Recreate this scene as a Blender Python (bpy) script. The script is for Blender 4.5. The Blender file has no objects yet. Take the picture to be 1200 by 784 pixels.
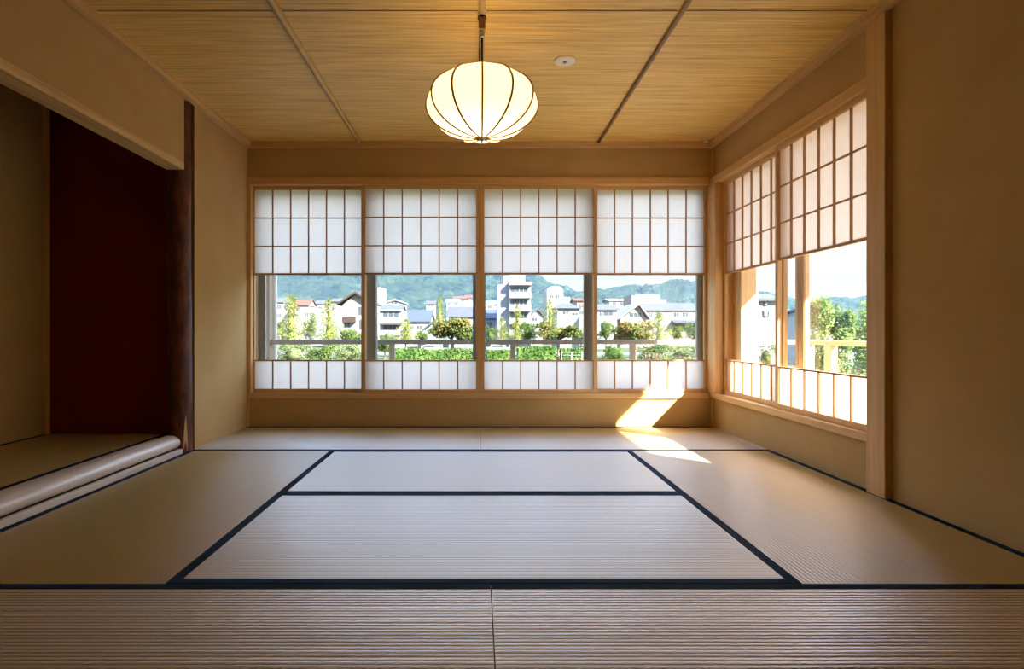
import bpy, math, random
from mathutils import Vector, noise as mnoise

# ------------------------------------------------------------------ basics
sc = bpy.context.scene
COL = sc.collection
PI = math.pi
F = 648.0            # focal length in pixels of the 1200 px wide photograph
CH = 0.784           # camera height
VX, VY = 560.0, 388.0
XL, XR = -1.89, 1.927
YB = 4.54
ZC = 2.325


def wx(px, Y):
    return (px - VX) * Y / F


def wz(py, Y):
    return CH + (VY - py) * Y / F


class MB:
    """collects shapes into one mesh"""
    def __init__(self):
        self.v, self.f, self.s = [], [], []

    def add(self, vs, fs, smooth=False):
        b = len(self.v)
        self.v += [tuple(p) for p in vs]
        for q in fs:
            self.f.append(tuple(i + b for i in q))
            self.s.append(smooth)
        return self

    def box(self, x0, x1, y0, y1, z0, z1):
        if x0 > x1: x0, x1 = x1, x0
        if y0 > y1: y0, y1 = y1, y0
        if z0 > z1: z0, z1 = z1, z0
        vs = [(x, y, z) for z in (z0, z1) for y in (y0, y1) for x in (x0, x1)]
        return self.add(vs, [(0, 2, 3, 1), (4, 5, 7, 6), (0, 1, 5, 4), (2, 6, 7, 3), (0, 4, 6, 2), (1, 3, 7, 5)])

    def prism(self, poly, axis, a0, a1):
        """extrude a closed 2-D outline along an axis ('x': (y,z), 'y': (x,z), 'z': (x,y))"""
        n = len(poly)
        def P(p, a):
            return {'x': (a, p[0], p[1]), 'y': (p[0], a, p[1]), 'z': (p[0], p[1], a)}[axis]
        vs = [P(p, a0) for p in poly] + [P(p, a1) for p in poly]
        fs = [tuple(range(n))[::-1], tuple(range(n, 2 * n))]
        fs += [(i, (i + 1) % n, n + (i + 1) % n, n + i) for i in range(n)]
        return self.add(vs, fs)

    def tube(self, pts, r, seg=8, cap=True):
        pts = [Vector(p) for p in pts]
        n = len(pts)
        rr = r if isinstance(r, (list, tuple)) else [r] * n
        up = None
        rings = []
        for i, p in enumerate(pts):
            t = (pts[min(i + 1, n - 1)] - pts[max(i - 1, 0)]).normalized()
            if up is None:
                up = Vector((0, 0, 1)) if abs(t.z) < .9 else Vector((1, 0, 0))
            u = (up - t * up.dot(t)).normalized()
            up = u
            w = t.cross(u)
            rings.append([p + (u * math.cos(2 * PI * k / seg) + w * math.sin(2 * PI * k / seg)) * rr[i] for k in range(seg)])
        vs = [q for ring in rings for q in ring]
        fs = []
        for i in range(n - 1):
            for k in range(seg):
                k2 = (k + 1) % seg
                fs.append((i * seg + k, i * seg + k2, (i + 1) * seg + k2, (i + 1) * seg + k))
        self.add(vs, fs, True)
        if cap:
            self.add(rings[0], [tuple(range(seg))[::-1]])
            self.add(rings[-1], [tuple(range(seg))])
        return self

    def lathe(self, prof, c, seg=32, smooth=True):
        vs, fs = [], []
        for (r, z) in prof:
            for k in range(seg):
                a = 2 * PI * k / seg
                vs.append((c[0] + r * math.cos(a), c[1] + r * math.sin(a), c[2] + z))
        for i in range(len(prof) - 1):
            for k in range(seg):
                k2 = (k + 1) % seg
                fs.append((i * seg + k, i * seg + k2, (i + 1) * seg + k2, (i + 1) * seg + k))
        return self.add(vs, fs, smooth)

    def build(self, name, mat, parent=None, bevel=0.0, loc=None):
        me = bpy.data.meshes.new(name)
        me.from_pydata(self.v, [], self.f)
        me.polygons.foreach_set('use_smooth', self.s)
        me.update()
        me.materials.append(mat)
        o = bpy.data.objects.new(name, me)
        COL.objects.link(o)
        if parent is not None:
            o.parent = parent
        if loc is not None:
            o.location = loc
        if bevel:
            m = o.modifiers.new('bevel', 'BEVEL')
            m.width = bevel
            m.segments = 2
            m.limit_method = 'ANGLE'
        return o


def tag(o, label=None, cat=None, group=None, kind=None):
    if label: o['label'] = label
    if cat: o['category'] = cat
    if group: o['group'] = group
    if kind: o['kind'] = kind
    return o


def thing(name, loc, label, cat, group=None, kind=None, rz=0):
    o = bpy.data.objects.new(name, None)
    o.empty_display_size = .1
    COL.objects.link(o)
    o.location = loc
    o.rotation_euler = (0, 0, rz)
    return tag(o, label, cat, group, kind)


def struct(name, mb, mat, bevel=0.0, label=None, cat=None):
    o = mb.build(name, mat, None, bevel)
    return tag(o, label, cat, None, 'structure')


def copy_tree(o, parent=None):
    c = o.copy()
    COL.objects.link(c)
    if parent is not None:
        c.parent = parent
    for ch in list(o.children):
        copy_tree(ch, c)
    return c


# --------------------------------------------------------------- materials
def new_mat(name):
    m = bpy.data.materials.new(name)
    m.use_nodes = True
    nt = m.node_tree
    nt.nodes.clear()
    out = nt.nodes.new('ShaderNodeOutputMaterial')
    return m, nt, out


def N(nt, kind, **kw):
    n = nt.nodes.new(kind)
    for k, v in kw.items():
        setattr(n, k, v)
    return n


def principled(nt, out, col=None, rough=.6, spec=.4, metal=0):
    b = N(nt, 'ShaderNodeBsdfPrincipled')
    if col is not None:
        b.inputs['Base Color'].default_value = (*col, 1)
    b.inputs['Roughness'].default_value = rough
    b.inputs['Specular IOR Level'].default_value = spec
    b.inputs['Metallic'].default_value = metal
    nt.links.new(b.outputs[0], out.inputs[0])
    return b


def noise_col(nt, coords, scale, c0, c1, detail=4, vec_scale=(1, 1, 1), lo=.35, hi=.65, rough=.55):
    mp = N(nt, 'ShaderNodeMapping')
    mp.inputs['Scale'].default_value = vec_scale
    nt.links.new(coords, mp.inputs[0])
    no = N(nt, 'ShaderNodeTexNoise')
    no.inputs['Scale'].default_value = scale
    no.inputs['Detail'].default_value = detail
    no.inputs['Roughness'].default_value = rough
    nt.links.new(mp.outputs[0], no.inputs['Vector'])
    r = N(nt, 'ShaderNodeValToRGB')
    r.color_ramp.elements[0].position = lo
    r.color_ramp.elements[1].position = hi
    r.color_ramp.elements[0].color = (*c0, 1)
    r.color_ramp.elements[1].color = (*c1, 1)
    nt.links.new(no.outputs[0], r.inputs[0])
    return r.outputs[0], no.outputs[0]


def bump(nt, b, h, strength, dist):
    bp = N(nt, 'ShaderNodeBump')
    bp.inputs['Strength'].default_value = strength
    bp.inputs['Distance'].default_value = dist
    nt.links.new(h, bp.inputs['Height'])
    nt.links.new(bp.outputs[0], b.inputs['Normal'])


def mat_noise(name, c0, c1, scale=8, vs=(1, 1, 1), rough=.7, spec=.3, bs=0.0, bd=.002, detail=4, lo=.3, hi=.7, bscale=None):
    m, nt, out = new_mat(name)
    tc = N(nt, 'ShaderNodeTexCoord')
    b = principled(nt, out, None, rough, spec)
    c, h = noise_col(nt, tc.outputs['Object'], scale, c0, c1, detail, vs, lo, hi)
    nt.links.new(c, b.inputs['Base Color'])
    if bs:
        if bscale:
            _, h = noise_col(nt, tc.outputs['Object'], bscale, c0, c1, 3)
        bump(nt, b, h, bs, bd)
    return m


def mat_plain(name, col, rough=.6, spec=.4, metal=0, var=.06):
    c0 = tuple(max(0, c * (1 - var)) for c in col)
    c1 = tuple(min(1, c * (1 + var)) for c in col)
    m = mat_noise(name, c0, c1, 6, rough=rough, spec=spec)
    if metal:
        for n in m.node_tree.nodes:
            if n.type == 'BSDF_PRINCIPLED':
                n.inputs['Metallic'].default_value = metal
    return m


def wood(name, axis, c0, c1, rough=.45, spec=.35):
    s = {'x': (.6, 14, 14), 'y': (14, .6, 14), 'z': (14, 14, .6)}[axis]
    return mat_noise(name, c0, c1, 3.0, s, rough, spec, bs=.12, bd=.0015, detail=6, lo=.25, hi=.75)


HC0, HC1 = (.56, .33, .125), (.73, .47, .21)
WX = wood('hinoki_x', 'x', HC0, HC1)
WY = wood('hinoki_y', 'y', HC0, HC1)
WZ = wood('hinoki_z', 'z', HC0, HC1)
PALE_X = wood('weathered_wood_x', 'x', (0.2592, 0.2088, 0.1584), (0.3384, 0.2808, 0.2160), .6, .25)
PALE_Y = wood('weathered_wood_y', 'y', (0.3600, 0.2376, 0.1296), (0.4608, 0.3240, 0.1872), .6, .25)
PALE_Z = wood('weathered_wood_z', 'z', (0.3600, 0.2736, 0.1872), (0.4608, 0.3600, 0.2592), .6, .25)
DECK = wood('brightened_deck_boards', 'x', (.42, .38, .32), (.56, .51, .44), .6, .25)  # unseen deck, made brighter to bounce sunlight up to the ceiling
WHITE_POST = mat_plain('pale_post', (.80, .76, .68), .6, .3)
LATTICE = wood('kumiko_cedar', 'z', (.40, .20, .07), (.52, .29, .11), .5, .3)
PLASTER = mat_noise('juraku_plaster', (.465, .305, .122), (.515, .345, .146), 3.2, rough=.92, spec=.12, bs=.12, bd=.0012, bscale=260)
MAROON = mat_noise('bengara_plaster', (.17, .02, .009), (.20, .025, .012), 3.0, rough=.9, spec=.12, bs=.1, bd=.001, bscale=220)
BARK = mat_noise('red_pine_bark', (.030, .008, .005), (.20, .055, .028), 22, (1, 1, .35), .5, .35, bs=.9, bd=.006, detail=6, lo=.3, hi=.72)
LOG = wood('polished_log', 'y', (.60, .50, .40), (.74, .64, .53), .34, .7)
BLACKWOOD = mat_plain('black_lacquer', (.012, .008, .006), .5, .2)
NAVY = mat_noise('navy_linen', (.006, .018, .042), (.012, .030, .065), 300, rough=.85, spec=.08, detail=2)
ALU = mat_plain('bronze_grey_metal', (.30, .31, .31), .4, .5, .2)
STEEL = mat_plain('brushed_steel', (.55, .54, .50), .35, .5, .9)
DARKMETAL = mat_plain('dark_metal', (.035, .028, .022), .4, .5, .6)
WHITE_PLASTIC = mat_plain('white_plastic', (.80, .77, .70), .45, .4)
UNDER = mat_plain('underfloor', (.16, .11, .06), .9, .1)
DARKWALL = mat_plain('darkened_unseen_wall', (.10, .065, .035), .7, .2)  # unseen wall behind the camera, darkened to cut bounced light
BAMBOO = mat_noise('bamboo_pole', (.46, .30, .12), (.60, .42, .19), 5, (8, .5, 8), .4, .4, detail=3)
BAMBOO_DARK = mat_noise('smoked_bamboo', (.20, .11, .045), (.32, .19, .08), 5, (8, .5, 8), .4, .4, detail=3)


def make_reed():
    m, nt, out = new_mat('reed_ceiling')
    tc = N(nt, 'ShaderNodeTexCoord')
    b = principled(nt, out, None, .45, .4)
    c1, h1 = noise_col(nt, tc.outputs['Object'], 1.0, (.54, .325, .080), (.95, .66, .22), 3, (2.6, 150, 1), .30, .68, .65)
    c2, h2 = noise_col(nt, tc.outputs['Object'], 1.0, (.70, .60, .46), (1, 1, 1), 3, (1.3, 55, 1), .32, .46, .65)
    mx = N(nt, 'ShaderNodeMix', data_type='RGBA', blend_type='MULTIPLY')
    mx.inputs[0].default_value = .8
    nt.links.new(c1, mx.inputs[6])
    nt.links.new(c2, mx.inputs[7])
    nt.links.new(mx.outputs[2], b.inputs['Base Color'])
    bump(nt, b, h1, .4, .003)
    return m


REED = make_reed()


def make_tatami(name, axis):
    """rush mat: woven ribs are real geometry; fine rush streaks along the ribs"""
    m, nt, out = new_mat(name)
    tc = N(nt, 'ShaderNodeTexCoord')
    b = principled(nt, out, None, .38, 1.0)
    # the rush fibres run across the ribs: their sheen spreads along the ribs
    b.inputs['IOR'].default_value = 2.25
    b.inputs['Sheen Weight'].default_value = .06
    b.inputs['Sheen Roughness'].default_value = .45
    b.inputs['Sheen Tint'].default_value = (1, .90, .72, 1)
    b.inputs['Anisotropic'].default_value = .85
    cv = N(nt, 'ShaderNodeCombineXYZ')
    cv.inputs[0 if axis == 'x' else 1].default_value = 1
    nt.links.new(cv.outputs[0], b.inputs['Tangent'])
    vs = (2, 260, 1) if axis == 'x' else (260, 2, 1)
    c, h = noise_col(nt, tc.outputs['Object'], 1.0, (.375, .24, .056), (.455, .30, .088), 3, vs, .3, .7)
    nt.links.new(c, b.inputs['Base Color'])
    # warp threads crossing the ribs
    _, h2 = noise_col(nt, tc.outputs['Object'], 1.0, (0, 0, 0), (1, 1, 1), 2, (180, 60, 1) if axis == 'x' else (60, 180, 1))
    bump(nt, b, h2, .25, .0012)
    return m


TAT_X = make_tatami('igusa_rush_x', 'x')
TAT_Y = make_tatami('igusa_rush_y', 'y')


def make_paper(name, col, tr):
    m, nt, out = new_mat(name)
    tc = N(nt, 'ShaderNodeTexCoord')
    c, _ = noise_col(nt, tc.outputs['Object'], 40, tuple(x * .97 for x in col), col, 5, (1, 1, .25))
    d = N(nt, 'ShaderNodeBsdfDiffuse')
    t = N(nt, 'ShaderNodeBsdfTranslucent')
    nt.links.new(c, d.inputs[0])
    nt.links.new(c, t.inputs[0])
    mx = N(nt, 'ShaderNodeMixShader')
    mx.inputs[0].default_value = tr
    nt.links.new(d.outputs[0], mx.inputs[1])
    nt.links.new(t.outputs[0], mx.inputs[2])
    nt.links.new(mx.outputs[0], out.inputs[0])
    return m


WASHI = make_paper('washi_paper', (.885, .81, .735), .80)
LANTERN_PAPER = make_paper('lantern_paper', (.96, .86, .56), .60)


def make_glass():
    m, nt, out = new_mat('clear_glass')
    t = N(nt, 'ShaderNodeBsdfTransparent')
    t.inputs[0].default_value = (.985, .99, .985, 1)
    g = N(nt, 'ShaderNodeBsdfGlossy')
    g.inputs['Roughness'].default_value = .02
    mx = N(nt, 'ShaderNodeMixShader')
    mx.inputs[0].default_value = .035
    nt.links.new(t.outputs[0], mx.inputs[1])
    nt.links.new(g.outputs[0], mx.inputs[2])
    nt.links.new(mx.outputs[0], out.inputs[0])
    return m


GLASS = make_glass()


def make_leaf(name, c0, c1, c2, scale=.6):
    """leaf colour varies between three tones over the plant"""
    m, nt, out = new_mat(name)
    tc = N(nt, 'ShaderNodeTexCoord')
    no = N(nt, 'ShaderNodeTexNoise')
    no.inputs['Scale'].default_value = scale
    no.inputs['Detail'].default_value = 6
    no.inputs['Roughness'].default_value = .7
    nt.links.new(tc.outputs['Object'], no.inputs['Vector'])
    r = N(nt, 'ShaderNodeValToRGB')
    e = r.color_ramp.elements
    e[0].position, e[1].position = .34, .66
    e[0].color, e[1].color = (*c0, 1), (*c2, 1)
    k = e.new(.5)
    k.color = (*c1, 1)
    nt.links.new(no.outputs[0], r.inputs[0])
    d = N(nt, 'ShaderNodeBsdfDiffuse')
    t = N(nt, 'ShaderNodeBsdfTranslucent')
    nt.links.new(r.outputs[0], d.inputs[0])
    nt.links.new(r.outputs[0], t.inputs[0])
    mx = N(nt, 'ShaderNodeMixShader')
    mx.inputs[0].default_value = .35
    nt.links.new(d.outputs[0], mx.inputs[1])
    nt.links.new(t.outputs[0], mx.inputs[2])
    nt.links.new(mx.outputs[0], out.inputs[0])
    return m


GINKGO = make_leaf('ginkgo_leaf', (0.0630, 0.0980, 0.0196), (0.1540, 0.1750, 0.0420), (0.2590, 0.2520, 0.0868), .7)
AUTUMN = make_leaf('autumn_leaf', (0.0392, 0.0672, 0.0182), (0.1148, 0.1260, 0.0364), (0.2310, 0.1372, 0.0588), .45)
GREEN = make_leaf('broad_leaf', (0.0308, 0.0616, 0.0154), (0.0770, 0.1190, 0.0336), (0.1610, 0.1890, 0.0630))
HEDGE = make_leaf('hedge_leaf', (0.0308, 0.0700, 0.0168), (0.0770, 0.1330, 0.0308), (0.1470, 0.2030, 0.0630), .8)
LIGHTLEAF = make_leaf('light_leaf', (0.0630, 0.1190, 0.0308), (0.1680, 0.2310, 0.0700), (0.3360, 0.3640, 0.1400), 1.6)
OLIVE = make_leaf('olive_leaf', (0.0742, 0.1064, 0.0434), (0.1498, 0.1820, 0.0812), (0.2380, 0.2618, 0.1372), .5)
TRUNK = mat_noise('trunk_bark', (.10, .075, .05), (.20, .155, .11), 6, (1, 1, .3), .9, .1)
def make_forest():
    m, nt, out = new_mat('forest_cover')
    tc = N(nt, 'ShaderNodeTexCoord')
    b = principled(nt, out, None, .95, .05)
    vo = N(nt, 'ShaderNodeTexVoronoi')
    vo.inputs['Scale'].default_value = .16
    nt.links.new(tc.outputs['Object'], vo.inputs['Vector'])
    c, _ = noise_col(nt, vo.outputs['Position'], .05, (.0010, .0058, .0060), (.024, .038, .020), 6, (1, 1, 1), .42, .62, .85)  # shade among the tree crowns put into the colour as dark teal
    nt.links.new(c, b.inputs['Base Color'])
    inv = N(nt, 'ShaderNodeMath', operation='SUBTRACT')
    inv.inputs[0].default_value = 1
    nt.links.new(vo.outputs['Distance'], inv.inputs[1])
    bump(nt, b, inv.outputs[0], .7, 4.0)
    return m


HILLMAT = make_forest()
GROUND = mat_noise('ground_cover', (.028, .052, .015), (.075, .075, .06), .06, rough=.95, spec=.1, detail=6)
STUCCO_W = mat_plain('white_stucco', (0.2256, 0.2206, 0.2107), .8, .2)
STUCCO_B = mat_plain('cool_grey_stucco', (0.1667, 0.1739, 0.1911), .8, .2)
STUCCO_P = mat_plain('pinkish_stucco', (0.1765, 0.1470, 0.1347), .8, .2)
STUCCO_C = mat_plain('cream_stucco', (0.2256, 0.2010, 0.1667), .8, .2)
ROOF_G = mat_noise('grey_tile_roof', (0.0308, 0.0325, 0.0375), (0.0512, 0.0529, 0.0598), .9, (1, 6, 6), .6, .4)
ROOF_B = mat_noise('blue_tile_roof', (0.0205, 0.0290, 0.0478), (0.0375, 0.0462, 0.0683), .9, (1, 6, 6), .6, .4)
ROOF_R = mat_noise('rust_roof', (0.0683, 0.0273, 0.0170), (0.0956, 0.0427, 0.0257), .9, (1, 6, 6), .7, .3)
TIMBER = mat_plain('dark_timber', (.030, .017, .013), .7, .3)
WINDARK = mat_plain('dark_window_glass', (.045, .055, .065), .15, .5)
ASPHALT = mat_plain('asphalt', (.16, .16, .16), .9, .2)
CARWHITE = mat_plain('white_car_paint', (.26, .26, .265), .25, .5)
CARDARK = mat_plain('grey_car_paint', (.12, .13, .15), .25, .5)
TYRE = mat_plain('tyre_rubber', (.02, .02, .02), .8, .2)
FENCEW = mat_plain('white_fence_paint', (.22, .22, .21), .6, .3)

# ---------------------------------------------------------------- room shell
struct('floor', MB().box(-3.1, 2.1, -2.2, 4.72, -.16, -.06), UNDER)
ceil = struct('ceiling', MB().box(-2.05, 2.1, -2.2, 4.72, ZC, ZC + .14), REED)
# back wall below and above the window
wb = MB()
wb.box(XL - .02, XR + .02, YB, YB + .15, -.06, .232)
wb.box(XL - .02, XR + .02, YB, YB + .15, 2.04, ZC + .05)
struct('wall_back', wb, PLASTER)
# right wall : around the window, and the long plain stretch near the camera
wr = MB()
wr.box(XR, XR + .11, 2.64, YB + .15, -.06, .245)
wr.box(XR, XR + .11, 2.64, YB + .15, 2.025, ZC + .05)
wr.box(XR, XR + .11, -2.2, 2.64, -.06, ZC + .05)
struct('wall_right', wr, PLASTER)
# left wall : stretch beside the window, the hanging wall over the alcove, and the near stretch
wl = MB()
wl.box(XL - .13, XL, 3.702, YB + .15, -.06, ZC + .05)
wl.box(XL - .010, XL, 3.689, 3.702, -.06, ZC + .05)
wl.box(XL - .04, XL, 1.72, 3.558, 1.862, ZC + .05)
wl.box(XL - .13, XL - .04, 1.72, 3.535, 1.862, ZC + .05)
wl.box(XL - .13, XL, -2.2, 1.72, -.06, ZC + .05)
struct('wall_left', wl, PLASTER)
struct('wall_front', MB().box(-2.05, 2.05, -2.2, -2.08, -.06, ZC + .05), DARKWALL)
# alcove
AX, AZ, AY = -2.90, .095, 3.71
struct('wall_alcove_end', MB().box(AX - .1, XL - .131, AY, AY + .1, -.06, 2.6), MAROON)
struct('wall_alcove_back', MB().box(AX - .1, AX, 1.66, AY, -.06, 2.6), PLASTER)
struct('wall_alcove_near', MB().box(AX - .1, XL - .131, 1.60, 1.70, -.06, 2.6), PLASTER)
struct('wall_alcove_top', MB().box(AX - .1, XL - .131, 1.60, AY + .1, 2.5, 2.6), PLASTER)
struct('trim_1', MB().box(AX + .001, AX + .032, AY - .034, AY - .001, AZ, 2.5), WZ, .003)

# ---------------------------------------------------------------- trims
t = MB()  # ceiling moulding, stepped
t.box(XL, XR, YB - .045, YB, ZC - .042, ZC)
t.box(XL, XR, YB - .052, YB - .045, ZC - .014, ZC)
struct('trim_2', t, WX, .002)
t = MB()
t.box(XR - .045, XR, -2.0, YB - .046, ZC - .045, ZC)
t.box(XR - .052, XR - .045, -2.0, YB - .053, ZC - .015, ZC)
struct('trim_3', t, WY, .002)
t = MB()
t.box(XL, XL + .045, -2.0, YB - .046, ZC - .042, ZC)
t.box(XL + .045, XL + .052, -2.0, YB - .053, ZC - .014, ZC)
struct('trim_4', t, WY, .002)
# window head (kamoi) and sill (shikii)
t = MB()
t.box(XL, XR - .03, YB - .016, YB + .15, 1.985, 2.042)
struct('trim_5', t, WX, .003)
t = MB()
t.box(XR - .022, XR + .11, 2.701, YB + .15, 1.975, 2.035)
struct('trim_6', t, WY, .003)
t = MB()
t.box(XL, XR - .03, YB - .013, YB + .15, .230, .274)
struct('trim_7', t, WX, .003)
t = MB()
t.box(XR - .024, XR + .11, 2.701, YB + .15, .240, .284)
struct('trim_8', t, WY, .003)
# window jambs and corner pillar
struct('trim_9', MB().box(XL, XL + .030, YB - .012, YB + .15, .274, 1.985), WZ, .003)
struct('trim_10', MB().box(XR - .028, XR + .11, 4.425, YB + .15, .284, 1.975), WZ, .003)
# the pillar at the near end of the right window
struct('trim_11', MB().box(XR - .032, XR + .09, 2.575, 2.700, 0.0, ZC - .046), WZ, .004,
       'square pale wooden pillar at the near end of the right window', 'pillar')
# slim corner battens
cb = MB()
cb.box(XR - .016, XR, YB - .016, YB, 0, .228)
cb.box(XR - .014, XR, YB - .014, YB, 2.045, ZC - .05)
struct('trim_12', cb, WZ)
cb = MB()
cb.box(XL, XL + .014, YB - .014, YB, 0, .228)
cb.box(XL, XL + .012, YB - .0125, YB - .011, .28, 1.98)
struct('trim_13', cb, WZ)

# ---------------------------------------------------------------- ceiling battens (bamboo)
def bamboo(x, r, mat, seed):
    rng = random.Random(seed)
    mb = MB()
    pts, rr = [], []
    y = -2.0
    z = ZC - r * .55
    while y < YB - .055:
        ln = rng.uniform(.22, .36)
        y2 = min(y + ln, YB - .054)
        for f_, k in ((0, 1.0), (.03, 1.16), (.06, 1.0), (.5, .97), (.97, 1.0)):
            pts.append((x + rng.uniform(-.0008, .0008), y + (y2 - y) * f_, z))
            rr.append(r * k)
        y = y2
    pts.append((x, y, z)); rr.append(r)
    mb.tube(pts, rr, 10)
    o = mb.build('bamboo_batten', mat, ceil)
    return o


bamboo(wx(423, YB), .017, BAMBOO, 1)
bamboo(wx(563, YB), .015, BAMBOO, 2)
bamboo(wx(700, YB), .013, BAMBOO_DARK, 3)
# joints between the ceiling sheets
for x0, x1 in ((-1.83, -.98), (-.94, 0), (.04, .96), (1.0, 1.87)):
    MB().box(x0, x1, 2.655, 2.661, ZC - .0025, ZC + .001).build('sheet_joint', BAMBOO_DARK, ceil)

# ---------------------------------------------------------------- tatami mats
BW = .034


def tatami(x0, x1, y0, y1, ztop, label, along='x', amp=.0013, pitch=.0155, group='tatami mats', body=.055, borders=(1, 1)):
    """along = direction of the long side, the ribs and the cloth borders"""
    cx, cy = (x0 + x1) / 2, (y0 + y1) / 2
    root = thing('tatami_mat', (cx, cy, ztop - body), label, 'tatami mat', group)
    W, D = (x1 - x0) - .003, (y1 - y0) - .003
    if along == 'y':
        W, D = D, W
    b0, b1 = BW * borders[0], BW * borders[1]

    def T(u, v, z):      # u along the ribs, v across
        return (u, v, z) if along == 'x' else (-v, u, z)
    # woven surface with real ribs
    v0, v1 = -D / 2 + b0, D / 2 - b1
    n = int((v1 - v0) / pitch) * 10
    nu = 16
    vs, fs = [], []
    for j in range(n + 1):
        v = v0 + (v1 - v0) * j / n
        for i in range(nu + 1):
            u = -W / 2 + W * i / nu
            ph = (v - v0) / pitch % 1.0 - .5
            h = -amp * math.exp(-(ph / .14) ** 2) + .00012 * (1 - 4 * (abs(ph) - .25) ** 2) - .00012 + .0004 * mnoise.noise((u * 3 + cx, v * 60 + cy, 0))
            vs.append(T(u, v, body + h))
    for j in range(n):
        for i in range(nu):
            a = j * (nu + 1) + i
            q = (a, a + 1, a + nu + 2, a + nu + 1)
            fs.append(q)
    mb = MB().add(vs, fs, True)
    mb.v, mb.f, mb.s = mb.v, mb.f, mb.s
    k = MB()
    # straw core under the weave
    zc = body - .004
    for q in ((-W / 2, -D / 2, W / 2, D / 2),):
        c = [T(q[0], q[1], 0), T(q[2], q[1], 0), T(q[2], q[3], 0), T(q[0], q[3], 0),
             T(q[0], q[1], zc), T(q[2], q[1], zc), T(q[2], q[3], zc), T(q[0], q[3], zc)]
        mb.add(c, [(0, 3, 2, 1), (4, 5, 6, 7), (0, 1, 5, 4), (1, 2, 6, 5), (2, 3, 7, 6), (3, 0, 4, 7)])
    # short-end faces
    for s in (-1, 1):
        c = [T(s * W / 2, v0, zc), T(s * W / 2, v1, zc), T(s * W / 2, v1, body - amp), T(s * W / 2, v0, body - amp)]
        mb.add(c, [(0, 1, 2, 3)])
    mb.build('woven_surface', TAT_X if along == 'x' else TAT_Y, root)
    for (a, c, on) in ((-D / 2, v0, borders[0]), (v1, D / 2, borders[1])):
        if not on:
            continue
        kb = MB()
        p, q = T(-W / 2, a, .01), T(W / 2, c, body + .0012)
        kb.box(p[0], q[0], p[1], q[1], p[2], q[2])
        tag(kb.build('cloth_border', NAVY, root, .001), 'dark navy cloth border')
    return root


XM = .02
YR = [4.54, 3.628, 2.672, 1.716, .76]
tatami(XL, XM, YR[1], YB, 0, 'tatami mat along the back window, on the side of the alcove')
tatami(XM, XR, YR[1], YB, 0, 'tatami mat along the back window, crossed by the sunlit patch')
tatami(XL, XL + .955, YR[3], YR[1], 0, 'brown tatami mat lying along the alcove log sill', 'y')
tatami(XR - .955, XR, YR[3], YR[1], 0, 'golden tatami mat lying along the wall under the right window', 'y')
tatami(XL + .955, XR - .955, YR[2], YR[1], 0, 'centre tatami mat nearer the back window, navy bordered, greyish')
tatami(XL + .955, XR - .955, YR[3], YR[2], 0, 'centre tatami mat in front of the other centre mat, under the lantern')
tatami(XL, XM + .02, YR[4], YR[3], 0, 'front row tatami mat on the left of the seam nearest the viewer')
tatami(XM + .02, XR, YR[4], YR[3], 0, 'front row tatami mat on the right of the seam nearest the viewer')
tatami(AX + .002, XL - .175, 1.72, AY - .002, AZ, 'raised tatami mat inside the dark alcove', 'y', group=None, body=.04, borders=(1, 0) if False else (1, 1))
struct('trim_14', MB().box(AX, XL - .175, 1.72, AY, -.06, AZ - .041), UNDER)

# ---------------------------------------------------------------- alcove post, log sill, lintel
def log_mesh(p0, p1, prof, n, seed, amp, seg=20):
    """a natural log : closed outline swept between two points with slight waviness"""
    rng = random.Random(seed)
    p0, p1 = Vector(p0), Vector(p1)
    mb = MB()
    vs, fs = [], []
    d = (p1 - p0)
    ax = 2 if abs(d.z) > abs(d.y) else 1
    off = rng.uniform(0, 50)
    for i in range(n + 1):
        f_ = i / n
        c = p0 + d * f_
        wob = Vector((mnoise.noise((off, f_ * 3.2, 0)), mnoise.noise((off + 9, f_ * 3.2, 0)), 0)) * amp
        for k in range(seg):
            a = 2 * PI * k / seg
            u, v = prof(a, f_)
            s = 1 + .06 * mnoise.noise((off + math.cos(a) * 1.2, math.sin(a) * 1.2, f_ * 9)) * (amp / .008)
            if ax == 2:
                vs.append((c.x + u * s + wob.x, c.y + v * s + wob.y, c.z))
            else:
                vs.append((c.x + u * s, c.y, c.z + v * s))
    for i in range(n):
        for k in range(seg):
            k2 = (k + 1) % seg
            fs.append((i * seg + k, i * seg + k2, (i + 1) * seg + k2, (i + 1) * seg + k))
    mb.add(vs, fs, True)
    mb.add(vs[:seg], [tuple(range(seg))[::-1]])
    mb.add(vs[-seg:], [tuple(range(seg))])
    return mb


PXc, PYc, PR = -1.952, 3.622, .070
pr = thing('alcove_post', (PXc, PYc, 0), 'dark red-brown natural log post at the corner of the alcove', 'post')
log_mesh((0, 0, 0), (0, 0, ZC - .045), lambda a, f_: (PR * (1.06 - .1 * f_) * math.cos(a), PR * (1.06 - .1 * f_) * math.sin(a)), 60, 4, .008).build('trunk', BARK, pr)
# pale axe-cut flat at the foot of the post
cut = MB()
vs = []
for (dx, dz) in ((-.012, .0), (.012, .0), (.010, .10), (.004, .20), (0, .24), (-.005, .19), (-.011, .10)):
    a = -.62 + dx / PR
    vs.append(((PR * 1.09) * math.cos(a), (PR * 1.09) * math.sin(a), dz + .002))
for (x, y, z) in list(vs):
    vs.append((x * .93, y * .93, z))
cut.add(vs, [tuple(range(7)), tuple(range(13, 6, -1))] + [(i, i + 7, (i + 1) % 7 + 7, (i + 1) % 7) for i in range(7)])
tag(cut.build('bare_wood_patch', WZ, pr), 'pale bare wood cut at the foot')

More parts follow.
